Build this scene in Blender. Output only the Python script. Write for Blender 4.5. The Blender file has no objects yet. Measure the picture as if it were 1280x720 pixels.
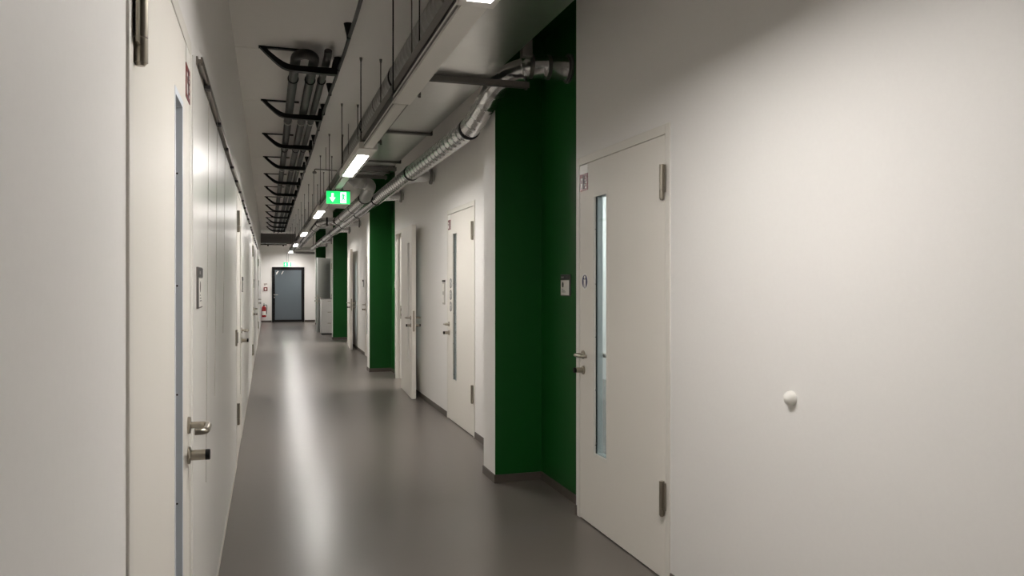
import bpy, bmesh, math, random
from math import sin, cos, pi, radians, atan, tan, sqrt
from mathutils import Vector, Matrix
random.seed(4)
SC = bpy.context.scene
COL = SC.collection

# ------------------------------------------------------------------ materials
def lin(c):
    return tuple(((v/255)/12.92 if v/255 <= .04045 else ((v/255+.055)/1.055)**2.4) for v in c) + (1,)

def mat(name, rgb, rough=.5, metal=0., spec=.5, bump=0., bscale=40., var=0., coat=0., emit=None, estr=0.):
    m = bpy.data.materials.new(name); m.use_nodes = True
    nt = m.node_tree; b = nt.nodes['Principled BSDF']
    b.inputs['Base Color'].default_value = lin(rgb)
    b.inputs['Roughness'].default_value = rough
    b.inputs['Metallic'].default_value = metal
    b.inputs['Specular IOR Level'].default_value = spec
    if coat: b.inputs['Coat Weight'].default_value = coat; b.inputs['Coat Roughness'].default_value = .1
    if emit:
        b.inputs['Emission Color'].default_value = lin(emit); b.inputs['Emission Strength'].default_value = estr
    tc = nt.nodes.new('ShaderNodeTexCoord')
    nz = nt.nodes.new('ShaderNodeTexNoise'); nz.inputs['Scale'].default_value = bscale; nz.inputs['Detail'].default_value = 4
    nt.links.new(tc.outputs['Object'], nz.inputs['Vector'])
    if var:
        mx = nt.nodes.new('ShaderNodeMix'); mx.data_type = 'RGBA'
        c = lin(rgb)
        mx.inputs[6].default_value = tuple(v*(1-var) for v in c[:3])+(1,)
        mx.inputs[7].default_value = tuple(min(1, v*(1+var)) for v in c[:3])+(1,)
        nt.links.new(nz.outputs['Fac'], mx.inputs[0]); nt.links.new(mx.outputs[2], b.inputs['Base Color'])
    if bump:
        bp = nt.nodes.new('ShaderNodeBump'); bp.inputs['Strength'].default_value = bump; bp.inputs['Distance'].default_value = .01
        nt.links.new(nz.outputs['Fac'], bp.inputs['Height']); nt.links.new(bp.outputs['Normal'], b.inputs['Normal'])
    return m

def spiral_mat(name, rgb, rough, pitch):
    return mat(name, rgb, rough, .95, var=.05, bscale=9)

M = {}
M['wall'] = mat('wall_paint', (240, 238, 235), .6, bump=.02, bscale=60, var=.015)
M['gloss'] = mat('gloss_panel', (238, 236, 231), .3, spec=.3, bump=.01, bscale=2.2)
M['ceil'] = mat('ceiling_paint', (244, 242, 239), .8)
M['green'] = mat('green_paint', (8, 80, 23), .5, spec=.3)
M['door'] = mat('door_laminate', (234, 230, 222), .5, spec=.35)
M['frame'] = mat('door_frame_paint', (230, 227, 219), .45)
M['base'] = mat('dark_skirting', (88, 80, 73), .45)
M['basew'] = mat('white_skirting', (222, 217, 208), .4)
M['steel'] = mat('brushed_steel', (170, 163, 150), .28, .95)
M['galv'] = mat('galvanised_sheet', (190, 189, 186), .3, .95, var=.06, bscale=14)
M['galvd'] = mat('galvanised_strut', (120, 118, 115), .45, .8)
M['spiral'] = spiral_mat('spiral_pipe', (206, 206, 206), .22, .075)
M['spirall'] = spiral_mat('spiral_duct', (176, 176, 174), .28, .1)
M['flex'] = spiral_mat('flexible_duct_foil', (186, 186, 186), .28, .028)
M['rubber'] = mat('black_rubber', (20, 20, 20), .6)
M['black'] = mat('black_coating', (12, 11, 11), .45, spec=.25)
M['pipeb'] = mat('black_pipe', (25, 23, 22), .42)
M['clampl'] = mat('pale_clamp', (190, 186, 180), .4)
M['lamp'] = mat('lamp_housing', (215, 212, 206), .4)
M['diff'] = mat('lit_diffuser', (255, 250, 240), .5, emit=(255, 250, 245), estr=100)
M['room'] = mat('lit_room_panel', (255, 255, 255), .5, emit=(255, 252, 246), estr=75)
M['roomd'] = mat('lit_cool_panel', (255, 255, 255), .5, emit=(225, 236, 252), estr=13)
M['tray'] = mat('cable_tray_metal', (128, 126, 122), .45, .6)
M['red'] = mat('sign_red', (112, 16, 12), .4)
M['redg'] = mat('extinguisher_red', (150, 18, 26), .25, coat=.5)
M['white'] = mat('sign_white', (240, 238, 232), .4)
M['navy'] = mat('sign_blue', (24, 34, 84), .4)
M['ink'] = mat('dark_ink', (48, 46, 48), .5)
M['grey'] = mat('mid_grey', (140, 138, 136), .5)
M['bead'] = mat('blue_grey_bead', (226, 232, 239), .4)
M['cab'] = mat('cabinet_white', (228, 228, 226), .35)
M['leafg'] = mat('grey_leaf', (170, 174, 170), .4)
M['yellow'] = mat('yellow_tape', (190, 170, 30), .5)
M['sgreen'] = mat('sign_lit_green', (0, 190, 90), .4, emit=(0, 226, 108), estr=1.15)
M['swhite'] = mat('sign_lit_white', (240, 255, 250), .4, emit=(225, 255, 245), estr=1.25)
M['rail'] = mat('rail_metal', (128, 121, 112), .3, .9)
M['cord'] = mat('grey_cord', (178, 172, 162), .5)

def glass_mat():
    m = bpy.data.materials.new('clear_glass'); m.use_nodes = True
    nt = m.node_tree; nt.nodes.clear(); N = nt.nodes.new; L = nt.links.new
    o = N('ShaderNodeOutputMaterial'); mx = N('ShaderNodeMixShader'); t = N('ShaderNodeBsdfTransparent'); g = N('ShaderNodeBsdfGlossy')
    t.inputs[0].default_value = (.82, .9, .93, 1); g.inputs['Roughness'].default_value = .03
    f = N('ShaderNodeFresnel'); ge = N('ShaderNodeNewGeometry'); mr = N('ShaderNodeMapRange')
    mr.inputs[3].default_value = 1.5; mr.inputs[4].default_value = 1/1.5      # same index from either side of the pane
    L(ge.outputs['Backfacing'], mr.inputs[0]); L(mr.outputs[0], f.inputs[0])
    L(f.outputs[0], mx.inputs[0]); L(t.outputs[0], mx.inputs[1]); L(g.outputs[0], mx.inputs[2]); L(mx.outputs[0], o.inputs[0])
    return m
M['glass'] = glass_mat()
M['frost'] = mat('frosted_blue_glass', (98, 107, 113), .14, spec=.5)

def floor_mat():
    m = mat('epoxy_floor', (106, 100, 96), .28, spec=.25)
    nt = m.node_tree; b = nt.nodes['Principled BSDF']; N = nt.nodes.new; L = nt.links.new
    tc = N('ShaderNodeTexCoord')
    n1 = N('ShaderNodeTexNoise'); n1.inputs['Scale'].default_value = .9; n1.inputs['Detail'].default_value = 1.5
    L(tc.outputs['Object'], n1.inputs['Vector'])
    mr = N('ShaderNodeMapRange'); mr.inputs[3].default_value = .2765; mr.inputs[4].default_value = .285
    L(n1.outputs['Fac'], mr.inputs[0]); L(mr.outputs[0], b.inputs['Roughness'])
    mx = N('ShaderNodeMix'); mx.data_type = 'RGBA'
    c = lin((107, 101, 96))
    mx.inputs[6].default_value = tuple(v*.93 for v in c[:3])+(1,); mx.inputs[7].default_value = tuple(v*1.06 for v in c[:3])+(1,)
    L(n1.outputs['Fac'], mx.inputs[0]); L(mx.outputs[2], b.inputs['Base Color'])
    n2 = N('ShaderNodeTexNoise'); n2.inputs['Scale'].default_value = 16; n2.inputs['Detail'].default_value = 2
    L(tc.outputs['Object'], n2.inputs['Vector'])
    bp = N('ShaderNodeBump'); bp.inputs['Strength'].default_value = .02; bp.inputs['Distance'].default_value = .01
    L(n2.outputs['Fac'], bp.inputs['Height']); L(bp.outputs[0], b.inputs['Normal'])
    return m
M['floor'] = floor_mat()

# ------------------------------------------------------------------ mesh builder
class MB:
    def __init__(self):
        self.bm = bmesh.new(); self.uv = self.bm.loops.layers.uv.new('UVMap'); self.mats = []
    def mi(self, k):
        if k not in self.mats: self.mats.append(k)
        return self.mats.index(k)
    def face(self, pts, k):
        f = self.bm.faces.new([self.bm.verts.new(p) for p in pts]); f.material_index = self.mi(k); return f
    def box(self, x0, x1, y0, y1, z0, z1, k):
        x0, x1 = min(x0, x1), max(x0, x1); y0, y1 = min(y0, y1), max(y0, y1); z0, z1 = min(z0, z1), max(z0, z1)
        v = [self.bm.verts.new(p) for p in ((x0,y0,z0),(x1,y0,z0),(x1,y1,z0),(x0,y1,z0),(x0,y0,z1),(x1,y0,z1),(x1,y1,z1),(x0,y1,z1))]
        fs = []
        for q in ((0,3,2,1),(4,5,6,7),(0,1,5,4),(1,2,6,5),(2,3,7,6),(3,0,4,7)):
            f = self.bm.faces.new([v[i] for i in q]); f.material_index = self.mi(k); fs.append(f)
        return fs          # bottom, top, -y, +x, +y, -x
    def prism(self, poly, axis, a, b, k):
        """polygon in the plane across axis, extruded from a to b"""
        def P(p, t):
            return {'x': (t, p[0], p[1]), 'y': (p[0], t, p[1]), 'z': (p[0], p[1], t)}[axis]
        A = [self.bm.verts.new(P(p, a)) for p in poly]; B = [self.bm.verts.new(P(p, b)) for p in poly]
        n = len(poly); m = self.mi(k)
        fs = [self.bm.faces.new(A), self.bm.faces.new(B[::-1])]
        for i in range(n): fs.append(self.bm.faces.new([A[i], A[(i+1) % n], B[(i+1) % n], B[i]]))
        for f in fs: f.material_index = m
    def tube(self, path, r, k, n=16, cap=True, v0=0., seam=None):
        path = [Vector(p) for p in path]; m = self.mi(k)
        extra = None
        if seam:                                                    # insert stations so each seam is a real narrow ridge round the tube
            cum = [0.]
            for a, c in zip(path[:-1], path[1:]): cum.append(cum[-1]+(c-a).length)
            st = [(d, 0.) for d in cum]; pitch, hh, wd = seam
            d = pitch*.5
            while d < cum[-1]-wd:
                st = [q for q in st if abs(q[0]-d) > wd*1.3 or q[0] in (0., cum[-1])]
                st += [(d-wd, 0.), (d-wd*.45, hh), (d+wd*.45, hh), (d+wd, 0.)]; d += pitch
            st.sort(); P = []; extra = []
            for d, h in st:
                q = max(0, min(len(cum)-2, next((t for t in range(len(cum)-1) if cum[t+1] >= d), len(cum)-2)))
                P.append(path[q]+(path[q+1]-path[q])*((d-cum[q])/max(1e-6, cum[q+1]-cum[q]))); extra.append(h)
            path = P
        rs = r if isinstance(r, (list, tuple)) else [r]*len(path)
        rings = []; ref = None; ln = v0; lens = []
        for i, p in enumerate(path):
            t = (path[min(i+1, len(path)-1)] - path[max(i-1, 0)]).normalized()
            if ref is None:
                ref = Vector((0, 0, 1)) if abs(t.z) < .9 else Vector((1, 0, 0))
            ref = (ref - t*ref.dot(t)).normalized(); bi = t.cross(ref)
            if i: ln += (p-path[i-1]).length
            lens.append(ln)
            rings.append([self.bm.verts.new(p + (ref*cos(2*pi*j/n) + bi*sin(2*pi*j/n))*(rs[i] + (extra[i] if extra else 0.))) for j in range(n)])
        for i in range(len(rings)-1):
            for j in range(n):
                f = self.bm.faces.new([rings[i][j], rings[i][(j+1) % n], rings[i+1][(j+1) % n], rings[i+1][j]])
                f.material_index = m
                for lp, uv in zip(f.loops, ((j/n, lens[i]), ((j+1)/n, lens[i]), ((j+1)/n, lens[i+1]), (j/n, lens[i+1]))): lp[self.uv].uv = uv
        if cap:
            for q in (rings[0][::-1], rings[-1]):
                f = self.bm.faces.new(q); f.material_index = m
    def lathe(self, prof, axis_o, axis_d, k, n=24):
        """profile [(r, t)] round axis_d from axis_o"""
        o = Vector(axis_o); d = Vector(axis_d).normalized()
        path = [o + d*t for r, t in prof]; m = self.mi(k)
        ref = Vector((0, 0, 1)) if abs(d.z) < .9 else Vector((1, 0, 0)); ref = (ref - d*ref.dot(d)).normalized(); bi = d.cross(ref)
        rings = [[self.bm.verts.new(p + (ref*cos(2*pi*j/n)+bi*sin(2*pi*j/n))*max(r, 1e-4)) for j in range(n)] for p, (r, t) in zip(path, prof)]
        for i in range(len(rings)-1):
            for j in range(n):
                f = self.bm.faces.new([rings[i][j], rings[i][(j+1) % n], rings[i+1][(j+1) % n], rings[i+1][j]]); f.material_index = m
        for q in (rings[0][::-1], rings[-1]):
            f = self.bm.faces.new(q); f.material_index = m
    def build(self, name, parent=None, bevel=0., smooth=True):
        bmesh.ops.recalc_face_normals(self.bm, faces=self.bm.faces)
        me = bpy.data.meshes.new(name); self.bm.to_mesh(me); self.bm.free()
        for k in self.mats: me.materials.append(M[k])
        if smooth:
            me.polygons.foreach_set('use_smooth', [True]*len(me.polygons)); me.set_sharp_from_angle(angle=radians(38))
        o = bpy.data.objects.new(name, me); COL.objects.link(o)
        if parent: o.parent = parent
        if bevel:
            b = o.modifiers.new('edge', 'BEVEL'); b.width = bevel; b.segments = 2; b.limit_method = 'ANGLE'
        return o

def fillet(path, r=.1, n=7):
    P = [Vector(p) for p in path]; out = [P[0]]
    for i in range(1, len(P)-1):
        a, b, c = P[i-1], P[i], P[i+1]
        ra = min(r, (a-b).length*.49); rc = min(r, (c-b).length*.49)
        s = b+(a-b).normalized()*ra; e = b+(c-b).normalized()*rc
        for j in range(n+1):
            t = j/n; out.append(s*(1-t)**2 + b*2*t*(1-t) + e*t*t)
    out.append(P[-1]); return out

def tag(o, label, cat, group=None, kind=None):
    o['label'] = label
    if cat: o['category'] = cat
    if group: o['group'] = group
    if kind: o['kind'] = kind
    return o
def empty(name, loc=(0, 0, 0), rz=0.):
    o = bpy.data.objects.new(name, None); COL.objects.link(o); o.location = loc; o.rotation_euler = (0, 0, rz); o.empty_display_size = .1
    return o
def struct(o, label=None, cat=None):
    o['kind'] = 'structure'
    if label: o['label'] = label
    if cat: o['category'] = cat
    return o
ORD = ['first', 'second', 'third', 'fourth', 'fifth', 'sixth', 'seventh', 'eighth', 'ninth', 'tenth', 'eleventh', 'twelfth',
       'thirteenth', 'fourteenth', 'fifteenth', 'sixteenth', 'seventeenth', 'eighteenth', 'nineteenth', 'twentieth']

# ------------------------------------------------------------------ measures (metres; corridor runs along +Y)
XL, XR, XP, XG = -.245, 1.88, 1.60, 1.965
ZC = 3.31
YB, YE = -5.0, 30.4
DH, DW = 2.215, 1.115            # leaf height and width

# ------------------------------------------------------------------ shell
b = MB(); b.box(-3.2, 5.1, YB-.2, YE+.2, -.1, 0, 'floor'); struct(b.build('floor'), 'dark grey glossy resin floor of the corridor', 'floor')
b = MB(); b.box(-3.2, 5.1, YB-.2, YE+.2, ZC, ZC+.1, 'ceil')
struct(b.build('ceiling'), 'pale painted ceiling above the ducts', 'ceiling')
b = MB()
for i in range(16):
    y = 4.6+1.85*i
    if y < YE-.3: b.box(XL, .62, y-.006, y+.006, ZC-.003, ZC+.002, 'ceil')
struct(b.build('trim_1'), 'thin joint strips across the pale ceiling', 'trim')

def wall(name, x0, x1, y0, y1, ops, k, label):
    b = MB(); y = y0
    for a, c, zt in sorted(ops):
        b.box(x0, x1, y, a, 0, ZC, k); b.box(x0, x1, a, c, zt, ZC, k); y = c
    b.box(x0, x1, y, y1, 0, ZC, k)
    return struct(b.build(name), label, 'wall')

OPH = DH+.05
def op(yh): return (yh-.045, yh+DW+.045, OPH)
R_DOORS = [3.475, 7.265, 10.93, 14.915, 18.58, 24.66]      # hinge positions on the right wall
L_DOORS = [1.605, 6.74, 13.1, 20.7]
wall('wall_right', XR, XR+.1, YB, 4.66, [op(3.475)], 'wall', 'white wall with the nearest white door on its far end')
wall('wall_right_middle', XR, XR+.1, 5.88, 12.15, [op(7.265), op(10.93)], 'wall', 'white wall between the first two green recesses')
wall('wall_right_beyond', XR, XR+.1, 13.37, 19.80, [op(14.915), op(18.58)], 'wall', 'white wall between second and third green recesses')
wall('wall_right_far', XR, XR+.1, 21.02, 27.45, [op(24.66)], 'wall', 'white wall behind the white drawer cabinet')
wall('wall_right_end', XR, XR+.1, 28.67, YE, [], 'wall', 'short white wall stretch beside the black end door')
wall('wall_left', XL-.2, XL, YB, YE, [op(y) for y in L_DOORS], 'wall', 'long white wall with gallery rail')
b = MB(); b.box(-3.2, 5.1, YE, YE+.2, 0, ZC, 'wall'); struct(b.build('wall_end'), 'white end wall around the black framed door', 'wall')
b = MB(); b.box(-3.2, 5.1, YB-.2, YB, 0, ZC, 'wall'); struct(b.build('wall_back'), 'white wall closing the corridor behind', 'wall')
b = MB(); b.box(4.9, 5.1, YB, YE, 0, ZC, 'wall'); struct(b.build('wall_room_outer'), 'pale wall at the back of the side rooms', 'wall')
b = MB(); b.box(-3.2, -3.0, YB, YE, 0, ZC, 'wall'); struct(b.build('wall_room_outer_left'), 'pale back wall of rooms beyond the long white wall', 'wall')
for i, y in enumerate((2.6, 12.62, 20.22, 27.46)):
    b = MB(); b.box(XR+.1, 4.9, y, y+.1, 0, ZC, 'wall'); struct(b.build('wall_room_%d' % (i+1)), 'pale partition between side rooms', 'wall')
PIL = [(5.56, 5.88), (13.05, 13.37), (20.70, 21.02), (28.35, 28.67)]
gl = ['nearest', 'second', 'third', 'farthest']
for i, (a, c) in enumerate(PIL):
    b = MB(); fs = b.box(XP, XR+.1, a, c, 0, ZC, 'wall'); fs[2].material_index = b.mi('green')
    struct(b.build('pillar_%d' % (i+1)), '%s white pillar with a green painted face towards the recess' % gl[i], 'pillar')
    y0 = [4.66, 12.15, 19.80, 27.45][i]
    b = MB(); b.box(XG, XR+.1, y0, a, 0, ZC, 'green'); struct(b.build('wall_recess_%d' % (i+1)), '%s dark green painted recess wall' % gl[i], 'wall')
    b = MB(); b.box(XP, XG, y0, a, ZC-.012, ZC-.001, 'green'); struct(b.build('trim_%d' % (i+5)), '%s green sheet across the top of the recess' % gl[i], 'trim')  # thin sheet in the recess green, added just below the ceiling

# skirting
b = MB(); bh, bt = .06, .008
def rb(y0, y1, x=XR): b.box(x-bt, x, y0, y1, 0, bh, 'base')
for y0, y1, ds in ((YB, 4.66, [3.475]), (5.88, 12.15, [7.265, 10.93]), (13.37, 19.80, [14.915, 18.58]), (21.02, 27.45, [24.66]), (28.67, YE, [])):
    y = y0
    for d in ds: rb(y, d-.05); y = d+DW+.05
    if y < y1: rb(y, y1)
for i, (a, c) in enumerate(PIL):
    rb([4.66, 12.15, 19.80, 27.45][i], a, XG); rb(a-bt, c+bt, XP)
    b.box(XP, XG, a-bt, a, 0, bh, 'base'); b.box(XP, XR, c, c+bt, 0, bh, 'base')
struct(b.build('baseboard_right'), 'dark grey skirting along the doors and green recesses', 'skirting')
b = MB(); y = YB
for d in L_DOORS: b.box(XL, XL+.006, y, d-.05, 0, .03, 'basew'); y = d+DW+.05
b.box(XL, XL+.006, y, YE, 0, .03, 'basew')
struct(b.build('baseboard_left'), 'low white skirting along the long white wall', 'skirting')
b = MB(); b.box(XL, .13, YE-.01, YE, 0, .07, 'base'); b.box(1.31, XR, YE-.01, YE, 0, .07, 'base')
struct(b.build('baseboard_end'), 'dark skirting below the white end wall', 'skirting')

# ------------------------------------------------------------------ doors
def fire_sign(s, leaf, u, z, label):
    """white tab above a red plate with a white door outline and flames; sits on the corridor face"""
    b = MB(); y0 = .004*s; y1 = .006*s; y2 = .0068*s; y3 = .0074*s
    b.box(u, u+.125, y0, y1, z+.105, z+.16, 'white')
    b.box(u, u+.125, y0, y1, z, z+.105, 'red')
    d = 1 if s > 0 else -1
    U = (lambda t: u+.125-t)                                      # reads left to right when seen from the corridor (right wall)
    if s < 0: U = lambda t: u+t
    def bx(a, c, z0, z1, k, yy=y2): b.box(U(a), U(c), y1, yy, z0, z1, k)
    bx(.016, .046, z+.014, z+.08, 'white'); bx(.023, .039, z+.046, z+.068, 'red', y3)
    bx(.058, .072, z+.01, z+.095, 'ink')
    for a, zz, w, h in ((.084, .012, .02, .014), (.078, .03, .014, .012), (.09, .044, .016, .012), (.08, .06, .012, .01), (.092, .074, .01, .016)):
        bx(a, a+w*.75, z+zz, z+zz+h*.75, 'white')
    o = b.build('fire_sign', leaf); o['label'] = label
def round_sticker(s, leaf, u, z, r, ring, fill, fig, name, label):
    b = MB(); n = 28
    def disc(rr, y0, y1, k): b.prism([(u+rr*cos(2*pi*i/n), z+rr*sin(2*pi*i/n)) for i in range(n)], 'y', y0, y1, k)
    disc(r, .004*s, .0056*s, ring); disc(r*.8, .0056*s, .0062*s, fill)
    q = .0066*s
    b.prism([(u+.24*r*cos(2*pi*i/12), z+.52*r+.2*r*sin(2*pi*i/12)) for i in range(12)], 'y', .0062*s, q, fig)
    b.prism([(u-.1*r, z-.75*r), (u-.3*r, z-.75*r), (u-.28*r, z+.0*r), (u-.34*r, z+.25*r), (u+.34*r, z+.25*r), (u+.28*r, z), (u+.3*r, z-.75*r), (u+.1*r, z-.75*r), (u, z-.1*r)], 'y', .0062*s, q, fig)
    o = b.build(name, leaf); o['label'] = label

def make_door(name, side, yh, label, ang=0., bead='frame', hinges=True, fire=None, stickers=(), knob_end='black', leafmat='door', slit=True):
    s = 1 if side == 'R' else -1
    root = empty(name, (XR if side == 'R' else XL, yh, 0), pi/2)
    root['kind'] = 'structure'; root['label'] = label; root['category'] = 'door'
    b = MB()                                                       # frame: two jambs and a head lining the opening
    for u0, u1 in ((-.045, 0), (DW, DW+.045)): b.box(u0, u1, -.1*s, .006*s, 0, DH+.05, 'frame')
    b.box(0, DW, -.1*s, .006*s, DH, DH+.05, 'frame')
    # rebate the leaf closes against
    b.box(0, .018, -.1*s, -.056*s, 0, DH, 'frame'); b.box(DW-.018, DW, -.1*s, -.056*s, 0, DH, 'frame'); b.box(.018, DW-.018, -.1*s, -.056*s, DH-.018, DH, 'frame')
    fr = b.build('frame', root, bevel=.002)
    if ang:
        b = MB(); b.box(DW-.0182, DW-.0195, -.09*s, -.062*s, .92, 1.12, 'steel'); b.box(DW-.0195, DW-.0198, -.082*s, -.07*s, .96, 1.0, 'black'); b.box(DW-.0195, DW-.0198, -.082*s, -.07*s, 1.04, 1.08, 'black')
        o = b.build('strike_plate', root); o['label'] = 'steel strike plate'
    g = .004; U0, U1, Z0, Z1 = g, DW-g, .008, DH-g
    a0, a1, c0, c1 = .69, .905, .43, 2.015
    gf = -.0215 if side == 'L' else -.009                          # how deep the pane sits
    n0, n1 = -.05*s, .004*s
    b = MB()
    if slit:
        b.box(U0, a0, n0, n1, Z0, Z1, leafmat); b.box(a1, U1, n0, n1, Z0, Z1, leafmat)
        b.box(a0, a1, n0, n1, Z0, c0, leafmat); b.box(a0, a1, n0, n1, c1, Z1, leafmat)
        bmesh.ops.remove_doubles(b.bm, verts=b.bm.verts, dist=1e-5)
    else: b.box(U0, U1, n0, n1, Z0, Z1, leafmat)
    leaf = b.build('leaf', root)
    if ang:
        p = Vector((0, .025*s, 0)); R = Matrix.Rotation(ang*s, 4, 'Z'); leaf.location = p - R @ p; leaf.rotation_euler = (0, 0, ang*s)
    if slit:
        b = MB(); t = .02
        for y0, y1 in ((.005, gf+.0025), (gf-.0095, -.051)):
            y0 *= s; y1 *= s
            b.box(a0, a0+t, y0, y1, c0, c1, bead); b.box(a1-t, a1, y0, y1, c0, c1, bead)
            b.box(a0+t, a1-t, y0, y1, c0, c0+t, bead); b.box(a0+t, a1-t, y0, y1, c1-t, c1, bead)
        for zz in (.5, .83, 1.15, 1.47, 1.8):                       # screws in the glazing bead
            for uu, dd in ((a0+t, 1), (a1-t, -1)):
                b.lathe([(.0028, 0), (.0028, .0012)], (uu, (gf*.5+.001)*s, zz), (dd, 0, 0), 'ink', 8)
        o = b.build('glazing_bead', leaf)
        if bead != 'frame': o['label'] = 'blue grey glazing bead with dark screws'
        b = MB(); b.box(a0+.001, a1-.001, gf*s, (gf-.007)*s, c0+.001, c1-.001, 'glass'); o = b.build('glass_pane', leaf, smooth=False); o['label'] = 'narrow vertical glass pane'
        b = MB()
        for uu in (a0+t, a1-t-.004):
            b.box(uu-.001, uu+.005, (gf+.0032)*s, gf*s, c0+t, c1-t, 'rubber')
        b.build('gasket', leaf)
    uh, zh = DW-.06, 1.03
    for q, f0 in ((1, .004), (-1, -.05)):                           # lever and knob on both faces
        f = f0*s; d = q*s
        b = MB()
        b.lathe([(.027, 0), (.027, .006), (.024, .009)], (uh, f, zh), (0, d, 0), 'steel')
        path = fillet([(uh, f, zh), (uh, f+.062*d, zh), (uh-.118, f+.062*d, zh), (uh-.122, f+.03*d, zh)], .024, 6)
        b.tube(path, .0105, 'steel', 12)
        o = b.build('lever_handle', leaf); o['label'] = 'brushed steel lever handle'
        b = MB()
        b.lathe([(.027, 0), (.027, .006), (.024, .009)], (uh, f, .935), (0, d, 0), 'steel')
        b.lathe([(.0165, .009), (.0165, .052)], (uh, f, .935), (0, d, 0), 'steel')
        b.lathe([(.0168, .052), (.0168, .064), (.015, .066)], (uh, f, .935), (0, d, 0), knob_end)
        o = b.build('lock_knob', leaf); o['label'] = 'steel lock knob with a black end cap'
    b = MB(); b.box(U1-.0002, U1+.0015, -.036*s, -.012*s, .86, 1.12, 'steel')
    b.box(U1+.0015, U1+.008, -.03*s, -.018*s, 1.005, 1.03, 'steel'); b.build('lock_plate', leaf)
    for zz in ((.325, 1.895) if hinges else ()):
        b = MB()
        b.tube([(.018, .015*s, zz), (.018, .015*s, zz+.045)], .0135, 'steel', 16); b.tube([(.018, .015*s, zz+.0475), (.018, .015*s, zz+.17)], .0135, 'steel', 16)
        b.tube([(.018, .015*s, zz-.006), (.018, .015*s, zz)], [.008, .012], 'steel', 14)
        b.box(-.02, .006, .0125*s, .0165*s, zz+.03, zz+.165, 'steel')
        o = b.build('hinge', root); o['label'] = 'steel door hinge'
    if fire: fire_sign(s, leaf, U1-.128, 2.05, fire)
    for st in stickers: round_sticker(s, leaf, *st)
    return root

make_door('door_1', 'R', 3.475, 'closed white door with round blue sticker, nearest door in the right wall', fire='red and white fire door sign',
          stickers=[(1.03, 1.485, .052, 'white', 'navy', 'white', 'sticker', 'round blue sticker with a white figure')])
make_door('door_2', 'R', 7.265, 'closed white door with three round stickers, before the open white leaf', fire='red and white fire door sign',
          stickers=[(.975, 1.47, .052, 'ink', 'white', 'ink', 'sticker', 'upper round black and white sticker'),
                    (.975, 1.345, .052, 'ink', 'white', 'ink', 'sticker', 'middle round black and white sticker'),
                    (.975, 1.22, .052, 'ink', 'white', 'ink', 'sticker', 'lower round black and white sticker')])
make_door('door_3', 'R', 10.93, 'white door folded wide open against the wall before the second green recess', ang=radians(177.5))
make_door('door_4', 'R', 14.915, 'closed white door just beyond the second white pillar')
make_door('door_5', 'R', 18.58, 'white door folded open just before the third white pillar', ang=radians(177))
make_door('door_6', 'R', 24.66, 'grey door standing open behind the white drawer cabinet', ang=radians(157), leafmat='leafg', slit=False)
make_door('door_7', 'L', 1.605, 'large white door with blue grey glazing strip, nearest in the left wall', bead='bead', fire='red fire door sign on the top corner')
make_door('door_8', 'L', 6.74, 'second white door along the long left wall, under the rail')
make_door('door_9', 'L', 13.1, 'third white door along the long left wall')
make_door('door_10', 'L', 20.7, 'farthest white door along the long left wall')

# black framed glass door in the end wall
def end_door():
    root = empty('door_11', (.72, YE, 0)); struct(root, 'black framed door with blue grey glass in the end wall', 'door')
    W, Hh = 1.16, 2.05; x0, x1 = -W/2, W/2
    b = MB(); b.box(x0, x0+.06, -.03, 0, 0, Hh, 'black'); b.box(x1-.06, x1, -.03, 0, 0, Hh, 'black'); b.box(x0+.06, x1-.06, -.03, 0, Hh-.06, Hh, 'black'); b.build('frame', root)
    b = MB(); l0, l1 = x0+.0605, x1-.0605
    b.box(l0, l0+.045, -.05, -.004, .01, Hh-.0605, 'black'); b.box(l1-.045, l1, -.05, -.004, .01, Hh-.0605, 'black')
    b.box(l0+.045, l1-.045, -.05, -.004, .01, .09, 'black'); b.box(l0+.045, l1-.045, -.05, -.004, Hh-.11, Hh-.0605, 'black'); lf = b.build('leaf', root)
    b = MB(); b.box(l0+.045, l1-.045, -.034, -.02, .09, Hh-.11, 'frost'); b.build('glass_pane', lf)
    b = MB(); b.lathe([(.024, 0), (.024, .008)], (l0+.024, -.05, 1.02), (0, -1, 0), 'steel')
    b.tube(fillet([(l0+.024, -.05, 1.02), (l0+.024, -.105, 1.02), (l0+.15, -.105, 1.02)], .02, 5), .011, 'steel', 10)
    b.lathe([(.024, 0), (.024, .008), (.012, .01)], (l0+.024, -.05, .93), (0, -1, 0), 'steel'); b.build('lever_handle', lf)
    b = MB()                                                        # small pale safety marks in the pane's upper corner
    for k, (dx, dz) in enumerate(((.02, -.02), (.2, -.02))):
        xx, zz = l0+.06+dx, Hh-.13+dz
        b.prism([(xx, zz-.12), (xx+.03, zz-.12), (xx+.1, zz), (xx+.06, zz)], 'y', -.036, -.034, 'white')
        if k == 0: b.prism([(xx, zz-.05), (xx+.06, zz-.05), (xx+.06, zz-.07), (xx, zz-.07)], 'y', -.0375, -.036, 'white')
    o = b.build('glass_marking', lf); o['label'] = 'pale slanted marks in the top corner of the glass'
end_door()

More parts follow.
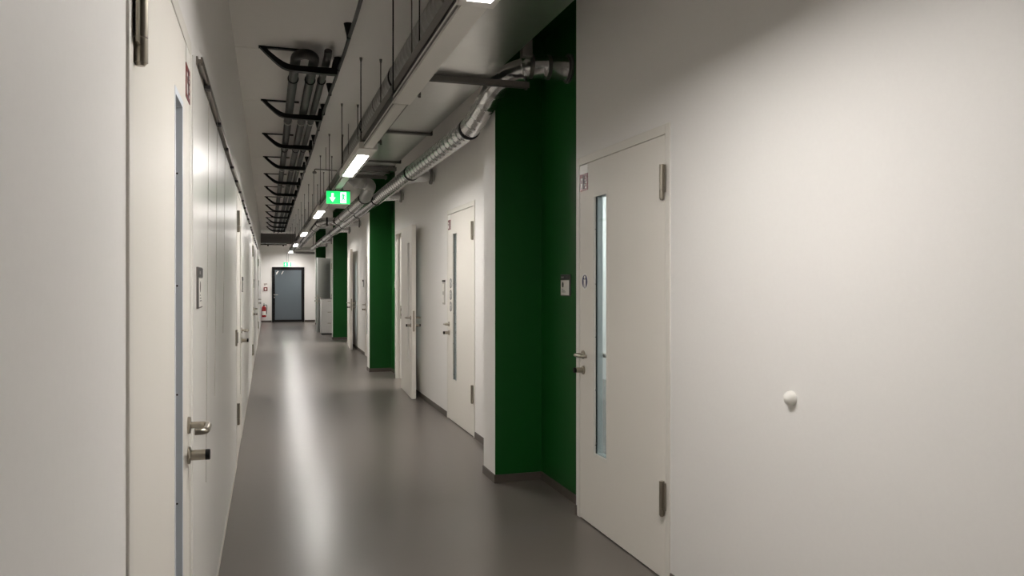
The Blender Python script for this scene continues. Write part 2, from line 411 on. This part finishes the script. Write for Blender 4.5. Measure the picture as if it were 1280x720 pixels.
# ------------------------------------------------------------------ left wall fittings
for i, (y0, y1) in enumerate(((2.84, 6.66), (7.93, 13.0), (14.3, 20.6))):
    b = MB(); yy = y0
    n = max(2, round((y1-y0)/1.9)); w = (y1-y0)/n
    for k in range(n): b.box(XL, XL+.004, y0+k*w+.0005, y0+(k+1)*w-.0005, .035, 2.245, 'gloss')
    struct(b.build('trim_%d' % (i+2), smooth=False), ['glossy white wall panels beside the nearest left door', 'glossy white wall panels between second and third left doors', 'glossy white wall panels towards the corridor end'][i], 'wall panel')
def rail(y0, y1, label):
    root = empty('gallery_rail', (XL, y0, 2.25))
    tag(root, label, 'rail', 'gallery rails')
    L = y1-y0
    b = MB(); b.prism([(0, 0), (.006, 0), (.006, .012), (.016, .012), (.016, .004), (.022, .004), (.022, .034), (.016, .034), (.016, .026), (.006, .026), (.006, .036), (0, .036)], 'y', 0, L, 'rail'); b.build('track', root)
    k = .3
    while k < L:
        b = MB(); b.box(.005, .027, k, k+.05, -.008, .006, 'ink'); b.build('slider', root); k += .75
rail(3.0, 10.8, 'steel gallery rail on the left wall, the stretch nearest the camera')
rail(11.8, 19.5, 'steel gallery rail on the left wall, the farther stretch')
for i, (y, zb) in enumerate(((3.36, .68), (3.9, .95), (4.6, 1.2))):
    b = MB(); b.tube([(XL+.019, y, 2.254), (XL+.014, y+.01, 1.6), (XL+.008, y, zb)], .0009, 'cord', 6)
    tag(b.build('hanging_cord'), ['thin hanging cord beside the nearest left door handle, longest of three', 'thin hanging cord from the gallery rail, second from the nearest left door', 'thin hanging cord from the gallery rail, shortest and third from the door'][i], 'cord', 'hanging cords')

def door_sign(side, y, label, x=None):
    s = 1 if side == 'R' else -1
    xx = x if x is not None else (XR if side == 'R' else XL)
    root = empty('door_sign', (xx, y, 1.387), pi/2); tag(root, label, 'sign', 'room signs')
    W, Hh = .17, .148
    b = MB(); b.box(0, W, 0, .012*s, 0, Hh, 'galvd'); b.build('plate', root, bevel=.002)
    b = MB(); b.box(.004, W-.004, .012*s, .0135*s, Hh-.036, Hh-.004, 'ink')
    f = (lambda t: W-t) if s > 0 else (lambda t: t)
    b.box(f(.02), f(.05), .0135*s, .0139*s, Hh-.026, Hh-.014, 'grey'); b.box(f(.056), f(.066), .0135*s, .0139*s, Hh-.026, Hh-.014, 'grey'); b.build('number_strip', root)
    b = MB(); b.box(.006, W-.012, .012*s, .0135*s, .006, Hh-.04, 'white')
    b.prism([(f(.05)+.016*cos(2*pi*i/16), .077+.02*sin(2*pi*i/16)) for i in range(16)], 'y', .0135*s, .0139*s, 'ink')
    for k, (zz, w) in enumerate(((.045, .03), (.034, .055), (.025, .07))): b.box(f(.03), f(.03+w), .0135*s, .0139*s, zz, zz+.004, 'grey')
    o = b.build('card', root); o['label'] = 'white card with a dark oval and lines of print'
door_sign('R', 4.965, 'silver room sign with white card on the nearest green wall', XG)
door_sign('R', 12.5, 'silver room sign with white card on the second green wall', XG)
door_sign('R', 16.3, 'silver room sign on the white wall just beyond the second white pillar')
door_sign('L', 2.965, 'silver room sign edge-on beside the nearest left door handle')
door_sign('L', 7.99, 'silver room sign edge-on beyond the second left door')
door_sign('L', 14.35, 'silver room sign edge-on beyond the third left door')
door_sign('L', 21.95, 'silver room sign edge-on beyond the farthest left door')

def switch(side, y, z, n, label):
    s = 1 if side == 'R' else -1
    root = empty('wall_switch', (XR if side == 'R' else XL+.004, y, z), pi/2); tag(root, label, 'switch')
    Hh = .125*n
    b = MB(); b.box(0, .085, 0, .014*s, 0, Hh, 'clampl' if n > 1 else 'steel'); b.build('plate', root, bevel=.003)
    for k in range(n):
        b = MB(); b.box(.012, .073, .014*s, .019*s, k*.125+.02, k*.125+.105, 'white' if n > 1 else 'grey'); b.build('rocker', root, bevel=.002)
    if n > 1:
        b = MB(); b.box(.0, .085, .0*s, .02*s, Hh, Hh+.02, 'ink'); b.build('top_cap', root)
switch('R', 8.53, 1.235, 2, 'double white wall switch with dark top cap, beside the door with three stickers')
switch('L', 6.45, .985, 1, 'steel wall switch on the left wall before the second left door')

# white bumper on the right wall
b = MB(); b.lathe([(.028, 0), (.028, .006), (.0265, .014), (.0215, .023), (.013, .0295), (.004, .032), (0, .0322)], (XR, 2.5, 1.045), (-1, 0, 0), 'white', 32)
tag(b.build('door_bumper'), 'small round white door bumper alone on the right wall', 'bumper')

# ------------------------------------------------------------------ linear lamps, rail and tray
ZL = 2.56
XA = .775
def lamp(y0, y1, e0, e1, label):
    root = empty('ceiling_light', (XA, y0, ZL)); tag(root, label, 'lamp', 'linear corridor lamps')
    L = y1-y0
    b = MB(); w = .074; lw = .048
    b.box(-w, -lw, 0, L, 0, .055, 'lamp'); b.box(lw, w, 0, L, 0, .055, 'lamp'); b.box(-lw, lw, 0, e0, 0, .055, 'lamp'); b.box(-lw, lw, L-e1, L, 0, .055, 'lamp'); b.box(-lw, lw, e0, L-e1, .035, .055, 'lamp')
    b.build('housing', root)
    b = MB(); b.box(-lw+.001, lw-.001, e0+.001, L-e1-.001, .007, .03, 'diff'); o = b.build('diffuser', root); o['label'] = 'lit white diffuser'
lamps = [(1.16, 2.98), (6.4, 8.2), (11.85, 13.65), (17.3, 19.1), (22.75, 24.55), (28.1, 29.9)]
names = ['lit linear lamp cut by the top edge, nearest in view', 'lit linear lamp before the hanging green exit sign', 'lit linear lamp just beyond the hanging green exit sign',
         'lit linear lamp, second beyond the hanging green exit sign', 'lit linear lamp, third beyond the hanging green exit sign', 'lit linear lamp above the far exit sign by the end door']
for (a, c), nm in zip(lamps, names): lamp(a, c, .56 if a < 2 else .35, .06, nm)
def lrail(y0, y1, w, label):
    b = MB()
    b.box(XA-w, XA+w, y0, y1, ZL+.003, ZL+.05, 'lamp'); b.box(XA-w-.004, XA-w, y0, y1, ZL+.02, ZL+.03, 'galvd')
    tag(b.build('light_rail'), label, 'rail', 'rails between the lamps')
lrail(2.99, 4.75, .052, 'wide pale cover strip between the nearest lamp and the narrow rail')
lrail(4.76, 6.39, .034, 'narrow pale rail leading to the lamp before the exit sign')
lrail(8.21, 11.84, .034, 'narrow pale rail above the hanging green exit sign')
lrail(13.66, 17.29, .034, 'narrow pale rail, first beyond the exit sign')
lrail(19.11, 22.74, .034, 'narrow pale rail, second beyond the exit sign')
lrail(24.56, 28.09, .034, 'narrow pale rail leading to the farthest lamp')
b = MB(); tx0, tx1, tz0, tz1 = .73, .875, 2.64, 2.70
b.box(tx0, tx1, -4, 29.5, tz0, tz0+.003, 'tray'); b.box(tx0, tx0+.003, -4, 29.5, tz0, tz1, 'tray'); b.box(tx1-.003, tx1, -4, 29.5, tz0, tz1, 'tray')
tray = b.build('cable_tray'); tag(tray, 'long grey cable tray directly above the lamp line', 'cable tray')
for k in range(3):
    b = MB(); xx = .765+.035*k; b.tube([(xx, -4, tz0+.017), (xx, 12, tz0+.02), (xx, 29.4, tz0+.017)], .012, ['black', 'grey', 'black'][k], 8); tag(b.build('cable'), ['black cable lying along the outer side of the long tray', 'grey cable lying along the middle of the long tray', 'black cable lying along the inner side of the long tray'][k], 'cable', 'cables in the long tray')
y = 1.3; i = 0
while y < 29:
    root = empty('tray_hanger', (.8, y, tz0)); tag(root, '%s pair of threaded rods holding the cable tray, counted from near' % ORD[i], 'hanger', 'cable tray hangers')
    b = MB(); b.box(-.085, .09, -.015, .015, -.021, -.001, 'galvd'); b.build('strut', root)
    for xx in (-.078, .083):
        b = MB(); b.tube([(xx, 0, -.03), (xx, 0, ZC-tz0)], .004, 'black', 8); b.lathe([(.009, 0), (.009, .01)], (xx, 0, -.032), (0, 0, 1), 'galvd', 6); b.lathe([(.012, 0), (.007, -.03)], (xx, 0, ZC-tz0), (0, 0, 1), 'galvd', 8); b.build('rod', root)
    y += 1.72; i += 1

# ------------------------------------------------------------------ ducts
def rings(parent, path_pts, r, k='rubber'):
    for (p, d) in path_pts:
        b = MB(); b.lathe([(r, -.014), (r+(.009 if k == 'rubber' else .005), -.012), (r+(.009 if k == 'rubber' else .005), .012), (r, .014)], p, d, k, 24); b.build('coupling_ring', parent)
# rectangular supply duct
DX0, DX1, DZ0, DZ1 = 1.0, 1.40, 2.83, 2.96
root = empty('rectangular_duct', (1.2, -3, DZ0)); tag(root, 'flat galvanised rectangular duct over the lamp line beside the nearest pillar', 'duct')
segs = [-3.2, -.4, 2.3, 5.15, 7.0, 8.75, 9.6, 10.1]
for a, c in zip(segs[:-1], segs[1:]):
    b = MB(); b.box(DX0-1.2, DX1-1.2, a+3.002, c+2.998, 0, DZ1-DZ0, 'galv'); b.build('duct_section', root, bevel=.003)
for y in segs[1:-1]:
    if y == 5.15: continue
    b = MB(); b.box(DX0-1.22, DX1-1.18, y+2.975, y+3.025, -.02, -.0005, 'galvd'); b.box(DX1-1.199, DX1-1.18, y+2.975, y+3.025, -.02, .15, 'galvd'); b.box(DX0-1.22, DX0-1.201, y+2.975, y+3.025, -.02, .15, 'galvd'); b.build('flange', root)
b = MB(); b.box(1.375-1.2, 1.40-1.2, 8.02, 8.07, -.003, -.0005, 'yellow'); o = b.build('tape', root); o['label'] = 'scrap of yellow tape on the corner'
def duct_hanger(y, x0, x1, z, label, thick=.04):
    root = empty('duct_hanger', (x0, y, z)); tag(root, label, 'hanger', 'duct support struts')
    b = MB(); W = x1-x0
    b.box(0, W, -.02, -.018, 0, thick, 'galvd'); b.box(0, W, .018, .02, 0, thick, 'galvd'); b.box(0, W, -.018, .018, thick-.003, thick, 'galvd')
    b.box(0, W, -.018, -.01, 0, .002, 'galvd'); b.box(0, W, .01, .018, 0, .002, 'galvd')
    b.build('strut', root)
    for xx in (-.0, W-.02):
        xx = max(xx, .0)+.008 if xx == 0 else xx
        b = MB(); b.tube([(xx, 0, -.012), (xx, 0, ZC-z)], .004, 'galvd', 8); b.lathe([(.01, 0), (.01, .009)], (xx, 0, -.012), (0, 0, 1), 'galvd', 6); b.build('rod', root)
duct_hanger(5.02, .877, 1.68, DZ0-.041, 'grey support strut under the duct end, nearest to the green recess')
duct_hanger(9.2, .877, 1.44, DZ0-.041, 'grey support strut under the rectangular duct near the exit sign')
duct_hanger(9.95, .877, 1.44, DZ0-.041, 'grey support strut under the far end of the rectangular duct')
duct_hanger(2.6, .877, 1.72, DZ0-.041, 'grey support strut under the rectangular duct above the nearest white door')

# spiral duct left of it
root = empty('spiral_duct', (1.005, 0, 3.08)); tag(root, 'large spiral seamed round duct hung above the cable tray', 'duct')
path = fillet([(0, -4, 0), (0, 10.2, 0), (.04, 10.55, -.16), (.195, 10.62, -.26)], .3, 8)
b = MB(); b.tube(path, .11, 'spirall', 28, seam=(.12, .006, .014)); b.build('duct_body', root)
rings(root, [((0, y, 0), (0, 1, 0)) for y in (1.0, 3.6, 6.1, 8.1)], .11)
for y in (1.3, 4.2, 7.1):
    b = MB(); b.lathe([(.111, -.012), (.115, -.012), (.115, .012), (.111, .012)], (0, y, 0), (0, 1, 0), 'galvd', 24); b.tube([(0, y, .115), (0, y, ZC-3.08)], .004, 'galvd', 8); b.build('hanging_clip', root)
# flexible connector and second pipe
root = empty('flexible_duct', (1.2, 10.62, 2.82)); tag(root, 'ribbed flexible duct piece at the end of the rectangular duct', 'duct')
pth = fillet([(.001, 0, 0), (.115, .03, -.03), (.115, .62, -.14)], .1, 8)
b = MB(); b.tube(pth, .077, 'flex', 24, seam=(.045, .01, .02)); b.build('flexible_hose', root)
root = empty('ventilation_pipe', (1.315, 11.25, 2.68)); tag(root, 'galvanised pipe beyond the exit sign that steps sideways towards the lamps', 'pipe')
pth = fillet([(0, 0, 0), (0, 4.6, 0), (-.33, 4.65, 0), (-.33, 16.2, 0)], .14, 7)
b = MB(); b.tube(pth, .08, 'spiral', 24, seam=(.15, .004, .011)); b.build('pipe_body', root)
rings(root, [((0, .05, 0), (0, 1, 0)), ((0, 1.6, 0), (0, 1, 0)), ((0, 3.4, 0), (0, 1, 0)), ((0, 4.38, 0), (0, 1, 0)), ((-.2, 4.627, 0), (-1, .13, 0)), ((-.33, 4.95, 0), (0, 1, 0)), ((-.33, 6.4, 0), (0, 1, 0)), ((-.33, 9.2, 0), (0, 1, 0)), ((-.33, 12, 0), (0, 1, 0))], .08)

# long spiral pipe by the pillars
PX, PZ = 1.495, 2.675
root = empty('spiral_pipe', (PX, 5, PZ)); tag(root, 'long shiny spiral pipe along the pillars, bent into the nearest green recess', 'pipe')
pth = fillet([(0, 23.3, 0), (0, .86, 0), (.0, .50, .07), (.03, .22, .20), (.17, .03, .265), (XG-PX+.002, .0, .265)], .17, 8)
b = MB(); b.tube(pth, .078, 'spiral', 28, seam=(.15, .004, .011)); b.build('pipe_body', root)
rings(root, [((0, y-5, 0), (0, 1, 0)) for y in (5.92, 8.5, 11.35, 13.8, 16.6, 19.4, 22.2, 25)], .078)
rings(root, [((.20, .024, .265), (1, -.09, 0)), ((.32, .015, .265), (1, -.05, 0)), ((.455, .0, .265), (1, 0, 0))], .078, 'galvd')
b = MB(); b.lathe([(.08, 0), (.10, .0), (.10, .014), (.08, .014)], (XG-PX-.014, 0, .265), (1, 0, 0), 'galvd', 28); b.build('wall_collar', root)
for i, y in enumerate((9.15, 11.35, 16.8, 18.95, 24.4, 26.6)):       # short branches into the wall
    b = MB(); q = y-5
    b.tube([(.05, q, .03), (XR-PX-.002, q, .06)], .06, 'spiral', 20); b.build('branch_pipe', root)
    b = MB(); b.lathe([(.06, 0), (.095, 0), (.095, .022), (.06, .022)], (XR-PX-.05, q, .06), (1, 0, 0), 'galvd', 24); b.build('branch_flange', root)
# small damper box beside the duct in the near recess
root = empty('damper_box', (1.60, 4.83, 3.0)); tag(root, 'small dark damper box on the duct above the nearest recess', 'damper')
b = MB(); b.box(-.035, .035, -.03, .03, -.06, .12, 'galvd'); b.build('box_body', root, bevel=.004)
b = MB(); b.box(-.2, -.035, -.012, .012, .0, .02, 'galvd'); b.build('bracket', root)
b = MB(); b.tube([(.0, 0, .12), (.0, 0, ZC-3.0)], .004, 'galvd', 8); b.build('rod', root)

# cross duct near the corridor end
root = empty('cross_duct', (.33, 28.2, 2.83)); tag(root, 'dark galvanised rectangular duct crossing the corridor near the end', 'duct')
b = MB(); b.box(-.57, .58, 0, .5, 0, .33, 'galvd'); b.build('duct_body', root)
for x in (-.55, -.03, .28):
    b = MB(); b.box(x, x+.03, -.02, -.0005, -.02, .345, 'galvd'); b.build('flange', root)
b = MB(); b.tube([(XL, 28.1, 2.775), (.62, 28.1, 2.775)], .018, 'black', 10)
for x in (.0, .5): b.lathe([(.03, 0), (.02, -.05)], (x, 28.1, 2.77), (0, 0, 1), 'black', 10)
b.tube([(-.1, 28.1, 2.78), (-.1, 28.19, 2.86)], .008, 'black', 8)
tag(b.build('black_conduit'), 'thin black conduit crossing under the dark end duct', 'conduit')
root = empty('slotted_duct', (1.25, 29.1, 2.50)); tag(root, 'flat slotted galvanised duct beside the farthest lamp', 'duct')
b = MB(); b.box(-.38, .36, 0, .4, 0, .09, 'galvd'); b.build('duct_body', root)
b = MB(); b.box(-.3, .36, .02, .38, .13, .24, 'galv'); b.build('upper_section', root)
b = MB(); b.box(-.34, -.32, .1, .12, .09, ZC-2.5, 'galvd'); b.box(.3, .32, .1, .12, .24, ZC-2.5, 'galvd'); b.build('rod', root)

# sensor on an arm
root = empty('ceiling_sensor', (.60, 10.9, 2.98)); tag(root, 'small grey sensor on a thin arm left of the spiral duct', 'sensor')
b = MB(); b.tube(fillet([(0, 0, .0), (0, 0, .03), (.3, 0, .02)], .02, 4), .008, 'galvd', 8); b.tube([(.15, 0, .02), (.15, 0, ZC-2.98)], .004, 'galvd', 8); b.build('arm', root)
b = MB(); b.lathe([(.0, -.03), (.025, -.03), (.03, -.01), (.02, 0)], (0, 0, 0), (0, 0, 1), 'galvd', 16); b.build('sensor_head', root)

# ------------------------------------------------------------------ black pipes and brackets under the ceiling
pz, pr = 3.22, .039
PXS = (.205, .345, .44)
root = empty('black_pipe', (PXS[0], 6.2, pz)); tag(root, 'black pipe pair bent back in a loop at the near end', 'pipe', 'black pipes under the ceiling')
dx = PXS[1]-PXS[0]
arc = [(dx/2-dx/2*cos(pi*i/12), .12-.15*sin(pi*i/12), .0) for i in range(13)]
b = MB(); b.tube([(0, 22, 0), (0, .4, 0)]+arc+[(dx, .4, 0), (dx, 22, 0)], pr, 'pipeb', 14); b.build('pipe_body', root)
for xx in (0, dx):
    for k in range(12):
        b = MB(); yy = .75+1.85*k; b.lathe([(pr, -.012), (pr+.007, -.012), (pr+.007, .012), (pr, .012)], (xx, yy, 0), (0, 1, 0), 'clampl' if k % 2 else 'black', 16); b.build('clamp', root)
root = empty('black_pipe', (PXS[2], 6.2, pz)); tag(root, 'single black pipe beside the looped pair, curving up at its near end', 'pipe', 'black pipes under the ceiling')
b = MB(); b.tube(fillet([(0, 22, 0), (0, .12, 0), (.0, -.02, .0), (.0, -.06, .03)], .06, 5), .03, 'pipeb', 14); b.build('pipe_body', root)
for k in range(12):
    b = MB(); yy = .75+1.85*k; b.lathe([(.03, -.012), (.037, -.012), (.037, .012), (.03, .012)], (0, yy, 0), (0, 1, 0), 'clampl' if k % 2 else 'black', 16); b.build('clamp', root)
for i in range(12):
    y = 6.38+1.85*i
    root = empty('pipe_bracket', (-.06, y, ZC)); tag(root, '%s black curved bracket holding the black pipes, counted from near' % ORD[i], 'bracket', 'black pipe brackets')
    top = [(-.01, 0), (.05, -.002)]
    outer, inner = [], []
    for k in range(9):
        t = k/8; x = .0+.26*t; z = -.012-.122*sin(t*pi/2)**1.1
        outer.append((x, z-.042*min(1, t*1.5+.1))); inner.append((x+.035*(1-t), z))
    poly = [(-.01, -.001), (.04, -.001)]+inner[1:]+[(.54, -.131), (.555, -.06), (.585, -.06), (.585, -.18), (.55, -.182)]+outer[::-1][:-1]
    b = MB(); b.prism(poly, 'y', -.03, .03, 'black'); b.build('curved_arm', root)
    b = MB(); b.box(-.01, .36, -.02, .02, -.012, -.0005, 'black'); b.build('ceiling_plate', root)
# black cable with conical clips
root = empty('ceiling_cable', (.545, 0, 3.215)); tag(root, 'single black cable clipped to the ceiling beside the black pipes', 'cable')
pts = []
yy = 0.
while yy <= 28: pts.append((.006*sin(yy*1.3), yy, -.004*cos(yy*7.3))); yy += .25
b = MB(); b.tube(pts, .013, 'pipeb', 10); b.build('cable_run', root)
yy = 3.0
while yy < 28:
    b = MB(); b.lathe([(.014, -.014), (.016, .012), (.035, ZC-3.215-.002), (.035, ZC-3.215)], (0, yy, 0), (0, 0, 1), 'black', 14); b.build('clip', root); yy += .88

# ------------------------------------------------------------------ exit signs
def exit_sign(x, y, z, stem, label):
    root = empty('exit_sign', (x, y, z)); tag(root, label, 'exit sign', 'green exit signs')
    W, Hh = .272, .15
    b = MB(); b.box(-W/2, W/2, 0, .045, 0, Hh, 'frame'); b.box(-W/2, W/2, -.004, .047, Hh, Hh+.012, 'ink'); b.build('housing', root)
    b = MB(); b.box(-W/2+.003, W/2-.003, -.006, -.0005, .003, Hh-.003, 'sgreen'); b.build('lit_panel', root)
    b = MB(); q0, q1 = -.0075, -.006
    ax = -.065                                                       # down arrow
    b.prism([(ax-.013, .125), (ax+.013, .125), (ax+.013, .075), (ax+.034, .075), (ax, .022), (ax-.034, .075), (ax-.013, .075)], 'y', q0, q1, 'swhite')
    dx = .06                                                         # doorway with a running figure
    b.box(dx-.036, dx+.032, q0, q1, .012, .138, 'swhite')
    q2 = -.0085
    b.prism([(dx-.006+.009*cos(2*pi*i/12), .112+.009*sin(2*pi*i/12)) for i in range(12)], 'y', q2, q0, 'sgreen')
    b.prism([(dx-.012, .098), (dx+.006, .1), (dx+.02, .085), (dx+.024, .09), (dx+.008, .108), (dx-.014, .104), (dx-.03, .088), (dx-.026, .084)], 'y', q2, q0, 'sgreen')
    b.prism([(dx-.01, .1), (dx+.006, .1), (dx+.004, .066), (dx+.02, .05), (dx+.014, .03), (dx+.007, .032), (dx+.011, .048), (dx-.004, .058), (dx-.012, .036), (dx-.03, .03), (dx-.028, .037), (dx-.018, .042), (dx-.012, .066)], 'y', q2, q0, 'sgreen')
    b.build('pictogram', root)
    b = MB()
    for xx in (-.03, .03): b.tube([(xx, .022, Hh+.012), (xx, .022, Hh+.012+stem)], .005, 'galvd', 8)
    b.build('stem', root)
exit_sign(.775, 9.25, 2.385, .013, 'lit green exit sign with white arrow hanging below the lamp rail')
exit_sign(.68, 29.95, 2.06, .36, 'small lit green exit sign above the black end door')

# ------------------------------------------------------------------ far end things
root = empty('fire_extinguisher', (-.14, 30.27, .20)); tag(root, 'red fire extinguisher hanging on the end wall', 'extinguisher')
b = MB(); b.lathe([(.06, 0), (.078, .01), (.08, .03), (.08, .33), (.07, .375), (.035, .405), (.028, .42)], (0, 0, 0), (0, 0, 1), 'redg', 24); b.build('cylinder_body', root)
b = MB(); b.lathe([(.026, .42), (.026, .46)], (0, 0, 0), (0, 0, 1), 'ink', 16); b.box(-.012, .012, -.1, .03, .455, .468, 'ink'); b.prism([(-.1, .5), (.02, .47), (.02, .482), (-.1, .515)], 'x', -.01, .01, 'ink'); b.build('valve', root)
b = MB(); b.tube(fillet([(.02, 0, .44), (.1, -.02, .46), (.105, -.03, .3), (.09, -.03, .12)], .05, 5), .012, 'ink', 10); b.build('hose', root)
b = MB(); b.prism([(.0805*cos(a), .0805*sin(a)) for a in [pi*1.2+pi*.6*i/12 for i in range(13)]] + [(.079*cos(a), .079*sin(a)) for a in [pi*1.8-pi*.6*i/12 for i in range(13)]], 'z', .08, .22, 'white'); b.build('label_sheet', root)
b = MB(); b.box(-.02, .02, .075, .13, .2, .36, 'steel'); b.build('bracket', root)
root = empty('fire_alarm', (-.085, YE, 1.165)); tag(root, 'square red fire alarm call point on the end wall', 'alarm')
b = MB(); b.box(-.068, .068, -.035, 0, 0, .136, 'red'); b.build('case', root, bevel=.004)
b = MB(); b.box(-.034, .034, -.04, -.035, .034, .102, 'white'); b.build('push_plate', root)
b = MB(); b.box(-.068, .068, -.006, 0, 0, .09, 'white')
b.box(-.06, .06, -.008, -.006, .06, .082, 'red'); b.box(-.05, -.01, -.008, -.006, .02, .05, 'grey'); o = b.build('alarm_notice'); o.location = (-.085, YE, 1.35)
tag(o, 'small white and red notice above the fire alarm call point', 'sign')

root = empty('drawer_cabinet', (1.66, 22.75, 0)); tag(root, 'white three drawer cabinet standing before the open grey door', 'cabinet')
b = MB(); b.box(-.225, .215, 0, .45, .04, 1.0, 'cab'); b.box(-.21, .2, .015, .44, 0, .04, 'ink'); b.build('carcass', root, bevel=.002)
for k in range(3):
    b = MB(); b.box(-.221, .211, -.018, -.001, .045+.315*k, .045+.315*k+.309, 'cab'); d = b.build('drawer', root, bevel=.002)
    b = MB(); b.box(-.05, .05, -.026, -.0185, .045+.315*k+.27, .045+.315*k+.285, 'steel'); b.build('handle', d)
b = MB(); b.box(-.23, .22, -.02, .455, 1.0, 1.018, 'grey'); b.build('top', root)

# ------------------------------------------------------------------ lights in the side rooms
for i, (y, xx) in enumerate(((11.2, 3.4), (3.7, 3.3), (19.0, 3.3), (25.2, 3.3))):
    root = empty('room_ceiling_light', (xx, y, ZC-.05)); tag(root, ['square ceiling lamp in the room behind the open door', 'square ceiling lamp in the room behind the door with the blue sticker', 'square ceiling lamp in the room before the third pillar', 'square ceiling lamp in the room by the drawer cabinet'][i], 'lamp', 'side room lamps')
    b = MB(); b.box(-.32, .32, -.32, .32, .02, .05, 'lamp'); b.build('housing', root)
    b = MB(); b.box(-.3, .3, -.3, .3, 0, .019, 'roomd' if i in (1, 3) else 'room'); b.build('diffuser', root)

# ------------------------------------------------------------------ camera, world, view
F = 980.0
cd = bpy.data.cameras.new('camera'); cam = bpy.data.objects.new('camera', cd); COL.objects.link(cam)
cd.sensor_width = 36; cd.lens = F/1280*36; cd.shift_y = -7/1280; cd.clip_start = .02; cd.clip_end = 200
cam.location = (0, 0, 1.48); cam.rotation_euler = (pi/2, 0, -atan(305/F))
SC.camera = cam
w = bpy.data.worlds.new('world'); SC.world = w; w.use_nodes = True
w.node_tree.nodes['Background'].inputs[0].default_value = (.01, .01, .01, 1)
SC.view_settings.view_transform = 'Standard'; SC.view_settings.look = 'None'; SC.view_settings.exposure = 0; SC.view_settings.gamma = 1
SC.view_settings.use_curve_mapping = False
cy = SC.cycles; cy.use_denoising = True; cy.max_bounces = 10; cy.diffuse_bounces = 10; cy.sample_clamp_indirect = 6
